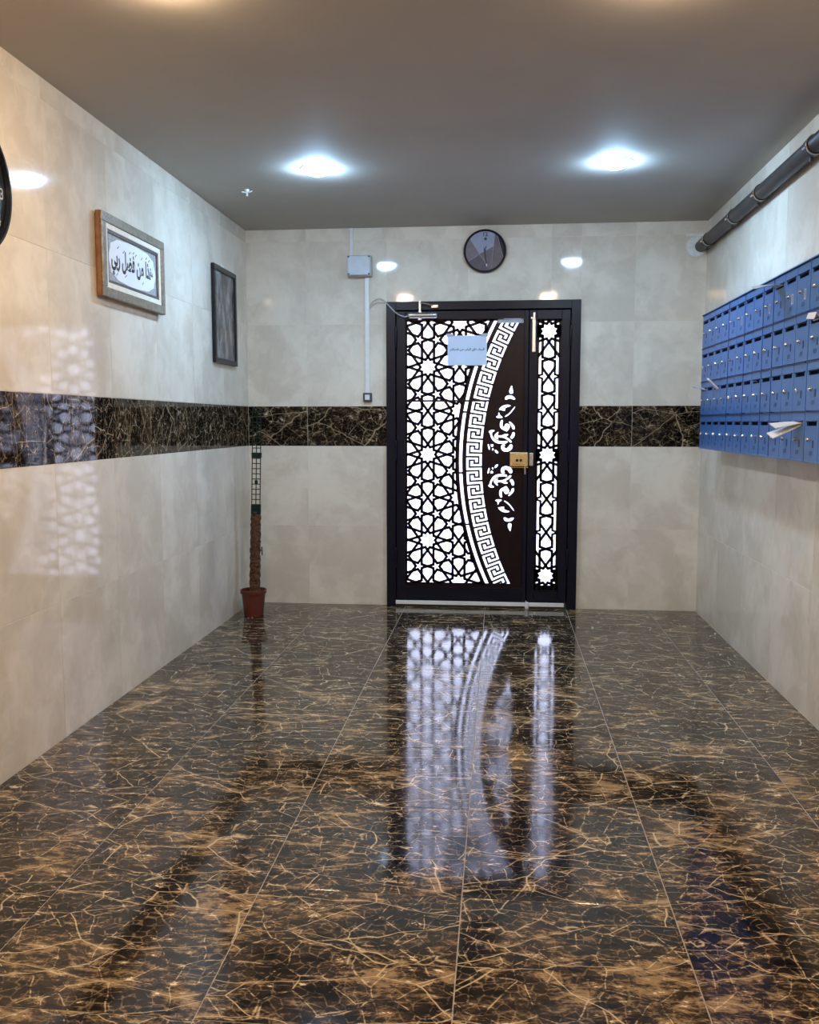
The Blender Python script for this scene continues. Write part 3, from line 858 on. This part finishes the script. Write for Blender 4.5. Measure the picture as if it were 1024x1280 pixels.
B().tube(smooth_path([(-0.966, D-0.010, 2.225), (-0.945, D-0.016, 2.262), (-0.905, D-0.02, 2.286), (-0.865, D-0.03, 2.280), (-0.815, D-0.045, 2.232), (-0.76, D-0.05, 2.178), (-0.705, D-0.05, 2.152), (-0.671, D-0.052, 2.158)]), 0.0042, 8).build('cable', M['cable'], cb, smooth=True)
B().tube(smooth_path([(-0.966, D-0.010, 2.215), (-0.93, D-0.014, 2.250), (-0.89, D-0.016, 2.262), (-0.85, D-0.02, 2.256)]), 0.003, 8).build('loose_wire', M['cable'], cb, smooth=True)

# ------------------------------------------------------------------ clock above the door
def clip(poly, a, b):
    """keep the part of poly left of the line a->b"""
    out = []
    side_ = lambda p: (b[0]-a[0])*(p[1]-a[1])-(b[1]-a[1])*(p[0]-a[0])
    for i in range(len(poly)):
        p, q = poly[i], poly[(i+1) % len(poly)]; sp, sq = side_(p), side_(q)
        if sp >= 0: out.append(p)
        if sp*sq < 0:
            t = sp/(sp-sq); out.append((p[0]+(q[0]-p[0])*t, p[1]+(q[1]-p[1])*t))
    return out
CKX, CKZ, CKR = -0.120, 2.615, 0.154
ck = thing('wall_clock', (CKX, D, CKZ), 'round clock with black rim and grey patchwork dial above the door', 'clock')
B().lathe([(CKR-0.012, 0), (CKR, 0), (CKR+0.001, -0.022), (CKR-0.004, -0.034), (CKR-0.014, -0.034), (CKR-0.016, -0.022)], (CKX, D, CKZ), 'y', 64, False).build('rim', M['clockrim'], ck, smooth=True)
B().lathe([(CKR-0.006, -0.002), (CKR-0.006, -0.022)], (CKX, D, CKZ), 'y', 64).build('dial', M['dial0'], ck)
cpx = lambda p: (CKX+(p[0]-495)*CKR/352, CKZ-(p[1]-475)*CKR/352)
circ = [(CKX+(CKR-0.0155)*math.cos(2*pi*k/72), CKZ+(CKR-0.0155)*math.sin(2*pi*k/72)) for k in range(72)]
def seg(lines, m, d):
    p = circ
    for a, b in lines: p = clip(p, cpx(a), cpx(b))
    B().prism(p, D-0.0222-d, D-0.0215).build('dial_segment', m, ck)
seg([((240, 260), (410, 520)), ((410, 520), (640, 400)), ((640, 400), (665, 170))], M['dial1'], 0.0003)
seg([((410, 520), (240, 260)), ((230, 640), (410, 530))], M['dial2'], 0.0004)
seg([((410, 530), (230, 640)), ((580, 800), (405, 530))], M['dial3'], 0.0005)
seg([((690, 190), (800, 590))], M['dial4'], 0.0006)
def ln(b, p, q, w):
    p, q = cpx(p), cpx(q); dx, dz = q[0]-p[0], q[1]-p[1]; L = math.hypot(dx, dz); nx, nz = -dz/L*w/2, dx/L*w/2
    b.prism([(p[0]+nx, p[1]+nz), (q[0]+nx, q[1]+nz), (q[0]-nx, q[1]-nz), (p[0]-nx, p[1]-nz)], D-0.0234, D-0.0226)
b = B(); ln(b, (240, 260), (410, 525), 0.003); ln(b, (410, 525), (540, 700), 0.0022); ln(b, (230, 635), (410, 525), 0.0022); ln(b, (650, 230), (600, 770), 0.0022); ln(b, (690, 190), (800, 590), 0.0022)
b.build('dial_lines', M['dialline'], ck)
text_obj('numeral', '12', 0.040, M['ink'], ck, lambda x, y: (CKX+0.004+x, D-0.0228, CKZ+0.118+y), 0.0008)
B().lathe([(0.010, 0), (0.010, -0.0006)], (CKX+0.004, D-0.0224, CKZ+0.085), 'y', 20).build('emblem', M['bluedark'], ck)
hb = B(); ln(hb, (482, 425), (524, 690), 0.007); hb.v = [(x, y-0.003, z) for x, y, z in hb.v]; hb.build('minute_hand', M['inkblack'], ck)
hb = B(); ln(hb, (522, 680), (527, 725), 0.006); hb.v = [(x, y-0.003, z) for x, y, z in hb.v]; hb.build('hand_tip', M['white'], ck)
hb = B(); ln(hb, (515, 400), (488, 520), 0.006); hb.v = [(x, y-0.002, z) for x, y, z in hb.v]; hb.build('hour_hand', M['inkblack'], ck)

# ------------------------------------------------------------------ left wall: clock, calligraphy, picture
LCY, LCZ, LCR = 3.092, 2.236, 0.250
lc = thing('wall_clock', (XL, LCY, LCZ), 'large black clock on the left wall cut off by the left edge', 'clock')
B().lathe([(LCR-0.02, 0), (LCR, 0), (LCR+0.002, 0.026), (LCR-0.004, 0.042), (LCR-0.016, 0.044), (LCR-0.024, 0.030)], (XL, LCY, LCZ), 'x', 80, False).build('rim', M['clockrim'], lc, smooth=True)
B().lathe([(LCR-0.01, 0.002), (LCR-0.01, 0.026)], (XL, LCY, LCZ), 'x', 64).build('dial', M['bdial'], lc)
for k in range(12):
    a = pi/2-(k+1)*pi/6; r = LCR-0.050
    text_obj('numeral', str(k+1), 0.060, M['pale'], lc, lambda x, y: (XL+0.0268, LCY+r*math.cos(a)+x, LCZ+r*math.sin(a)+y), 0.0)
for ang, ln_ in ((0.9, 0.15), (2.3, 0.10)):
    B().tube([(XL+0.034, LCY, LCZ), (XL+0.034, LCY+ln_*math.cos(ang), LCZ+ln_*math.sin(ang))], 0.005, 8).build('clock_hand', M['pale'], lc)

def rectring(b, y0, y1, z0, z1, w, x0, x1):
    b.box(x0, x1, y0, y1, z0, z0+w).box(x0, x1, y0, y1, z1-w, z1).box(x0, x1, y0, y0+w, z0+w, z1-w).box(x0, x1, y1-w, y1, z0+w, z1-w)
    return b
fy0, fy1, fz0, fz1 = 4.122, 4.905, 1.978, 2.370
fr = thing('framed_calligraphy', (XL, (fy0+fy1)/2, fz0), 'taupe framed calligraphy panel in black on white on the left wall', 'picture')
B().box(XL, XL+0.012, fy0+0.012, fy1-0.012, fz0+0.006, fz1-0.012).build('back_board', M['woodside'], fr)
rectring(B(), fy0, fy1, fz0, fz1, 0.020, XL+0.010, XL+0.030).build('frame_side', M['woodside'], fr)
rectring(B(), fy0, fy1, fz0, fz1, 0.045, XL+0.030, XL+0.042).build('frame', M['taupe'], fr, bevel=0.004)
rectring(B(), fy0+0.045, fy1-0.045, fz0+0.045, fz1-0.045, 0.026, XL+0.012, XL+0.035).build('mount', M['mount'], fr, bevel=0.002)
rectring(B(), fy0+0.071, fy1-0.071, fz0+0.071, fz1-0.071, 0.015, XL+0.012, XL+0.032).build('inner_bead', M['bead'], fr, bevel=0.002)
py0, py1, pz0, pz1 = fy0+0.086, fy1-0.086, fz0+0.086, fz1-0.086
B().box(XL+0.012, XL+0.024, py0, py1, pz0, pz1).build('panel', M['ornament'], fr)
pcy, pcz = (py0+py1)/2, (pz0+pz1)/2
hw, hh = (py1-py0)/2-0.012, (pz1-pz0)/2-0.004
cart = []
for k in range(96):
    a = 2*pi*k/96; e = 0.62
    cx_, cz_ = math.copysign(abs(math.cos(a))**e, math.cos(a)), math.copysign(abs(math.sin(a))**e, math.sin(a))
    q = 1-0.045*abs(math.sin(6*a))
    cart.append((pcy+hw*cx_*q, pcz+hh*cz_*min(1.0, q+0.02)))
B().prism(cart, XL+0.024, XL+0.0255, 'x').build('cartouche', M['cartouche'], fr)
AR = '\uFEF2\uFE91\uFEAD \uFEDE\uFEC0\uFED3 \uFEE6\uFEE3 \uFE8D\uFEAC\uFEEB'
PT = lambda x, y: (XL+0.0262, pcy-0.008+x, pcz-0.012+y)
text_obj('calligraphy', AR, 0.2, M['inkblack'], fr, lambda x, y: PT(x, y*1.45), 0.008, 0.52)
dm = B()
for (x, y) in ((-0.185, 0.062), (-0.120, 0.052), (-0.045, 0.060), (0.000, 0.068), (0.030, 0.060), (0.105, 0.058), (0.170, 0.072), (0.205, 0.064), (-0.10, -0.062), (0.115, -0.066), (-0.205, -0.07)):
    p = [(-0.010, -0.006), (-0.008, -0.009), (0.011, 0.005), (0.009, 0.008)]
    dm.prism([(pcy+x+a, pcz+y+b_) for a, b_ in p], XL+0.0258, XL+0.0264, 'x')
dm.build('vowel_marks', M['inkblack'], fr)

gy0, gy1, gz0, gz1 = 5.832, 6.330, 1.780, 2.424
pf = thing('framed_picture', (XL, (gy0+gy1)/2, gz0), 'black framed dark grey picture on the left wall near the corner', 'picture')
B().box(XL, XL+0.008, gy0+0.01, gy1-0.01, gz0+0.01, gz1-0.01).build('back_board', M['blackframe'], pf)
rectring(B(), gy0, gy1, gz0, gz1, 0.034, XL+0.003, XL+0.026).build('frame', M['blackframe'], pf, bevel=0.003)
B().box(XL+0.008, XL+0.013, gy0+0.03, gy1-0.03, gz0+0.03, gz1-0.03).build('print', M['photo'], pf, origin=(XL+0.013, 6.08, 2.1))
B().box(XL, XL+0.010, 6.055, 6.095, gz1-0.002, gz1+0.022).build('hanging_hook', M['white'], pf, bevel=0.003)

# ------------------------------------------------------------------ potted moss pole
PX, PY = -1.752, 6.215
pot = thing('potted_moss_pole', (PX, PY, 0), 'terracotta pot with brown coir pole and green trellis in the corner', 'potted plant')
B().lathe([(0.066, 0.0), (0.068, 0.004), (0.084, 0.160), (0.092, 0.162), (0.094, 0.166), (0.094, 0.188), (0.091, 0.190), (0.086, 0.188), (0.082, 0.160)], (PX, PY, 0), 'z', 44).build('pot', M['terracotta'], pot, smooth=True)
B().lathe([(0.082, 0.150), (0.083, 0.164), (0.05, 0.170), (0.01, 0.172)], (PX, PY, 0), 'z', 30).build('soil', M['soil'], pot, smooth=True)
def axis_at(z): return (PX+0.010+(z-0.17)*0.030, PY, z)
rr = random.Random(3); b = B(); n, rows = 28, 70; vs = []; fs = []
for i in range(rows+1):
    z = 0.165+(0.755-0.165)*i/rows; c = axis_at(z)
    for k in range(n):
        r = 0.036*(1.06-0.12*i/rows)+rr.uniform(-0.0035, 0.0035)+0.002*math.sin(i*0.9+k*0.4)
        a = 2*pi*k/n; vs.append((c[0]+r*math.cos(a), c[1]+r*math.sin(a), c[2]))
for i in range(rows):
    for k in range(n):
        a = i*n+k; c = i*n+(k+1) % n; fs.append((a, c, c+n, a+n))
fs.append(tuple(range(rows*n, rows*n+n))); b.add(vs, fs)
b.build('coir_pole', M['coir'], pot)
b = B()
zt = 1.490
for dx in (-0.030, 0.0, 0.030):
    p, q = axis_at(0.74), axis_at(zt)
    for dy in (-0.004,):
        b.tube([(p[0]+dx, p[1]+dy, p[2]), (q[0]+dx, q[1]+dy, q[2])], 0.0038, 6)
z = 0.765
while z < zt+0.001:
    c = axis_at(z); b.tube([(c[0]-0.032, c[1]-0.004, z), (c[0]+0.032, c[1]-0.004, z)], 0.0034, 6); z += 0.0365
b.build('trellis', M['green'], pot)
for z0_, z1_ in ((0.735, 0.800), (1.135, 1.170)):
    c = axis_at(z0_); B().tube([axis_at(z0_), axis_at(z1_)], 0.036, 16).build('trellis_collar', M['tie'], pot, smooth=True)
c = axis_at(0.955)
B().box(c[0]-0.008, c[0]+0.012, c[1]-0.012, c[1]-0.002, 0.95, 0.975).build('tie', M['tie'], pot)
c = axis_at(0.48)
B().tube([(c[0]+0.030, c[1]-0.01, 0.49), (c[0]+0.050, c[1]-0.012, 0.50), (c[0]+0.052, c[1]-0.012, 0.44)], 0.004, 6).build('tie', M['darkhole'], pot)

# ------------------------------------------------------------------ small fitting on the ceiling
hk = thing('ceiling_hook', (-1.553, 5.522, H), 'tiny metal fitting hanging from the ceiling near the left wall', 'hook')
B().lathe([(0.016, 0), (0.014, -0.010), (0.006, -0.014), (0.006, -0.030), (0.010, -0.036), (0.004, -0.040)], (-1.553, 5.522, H), 'z', 16).build('stem', M['white'], hk, smooth=True)
B().tube([(-1.585, 5.522, H-0.012), (-1.553, 5.522, H-0.018), (-1.522, 5.522, H-0.010)], 0.004, 8).build('arm', M['white'], hk, smooth=True)
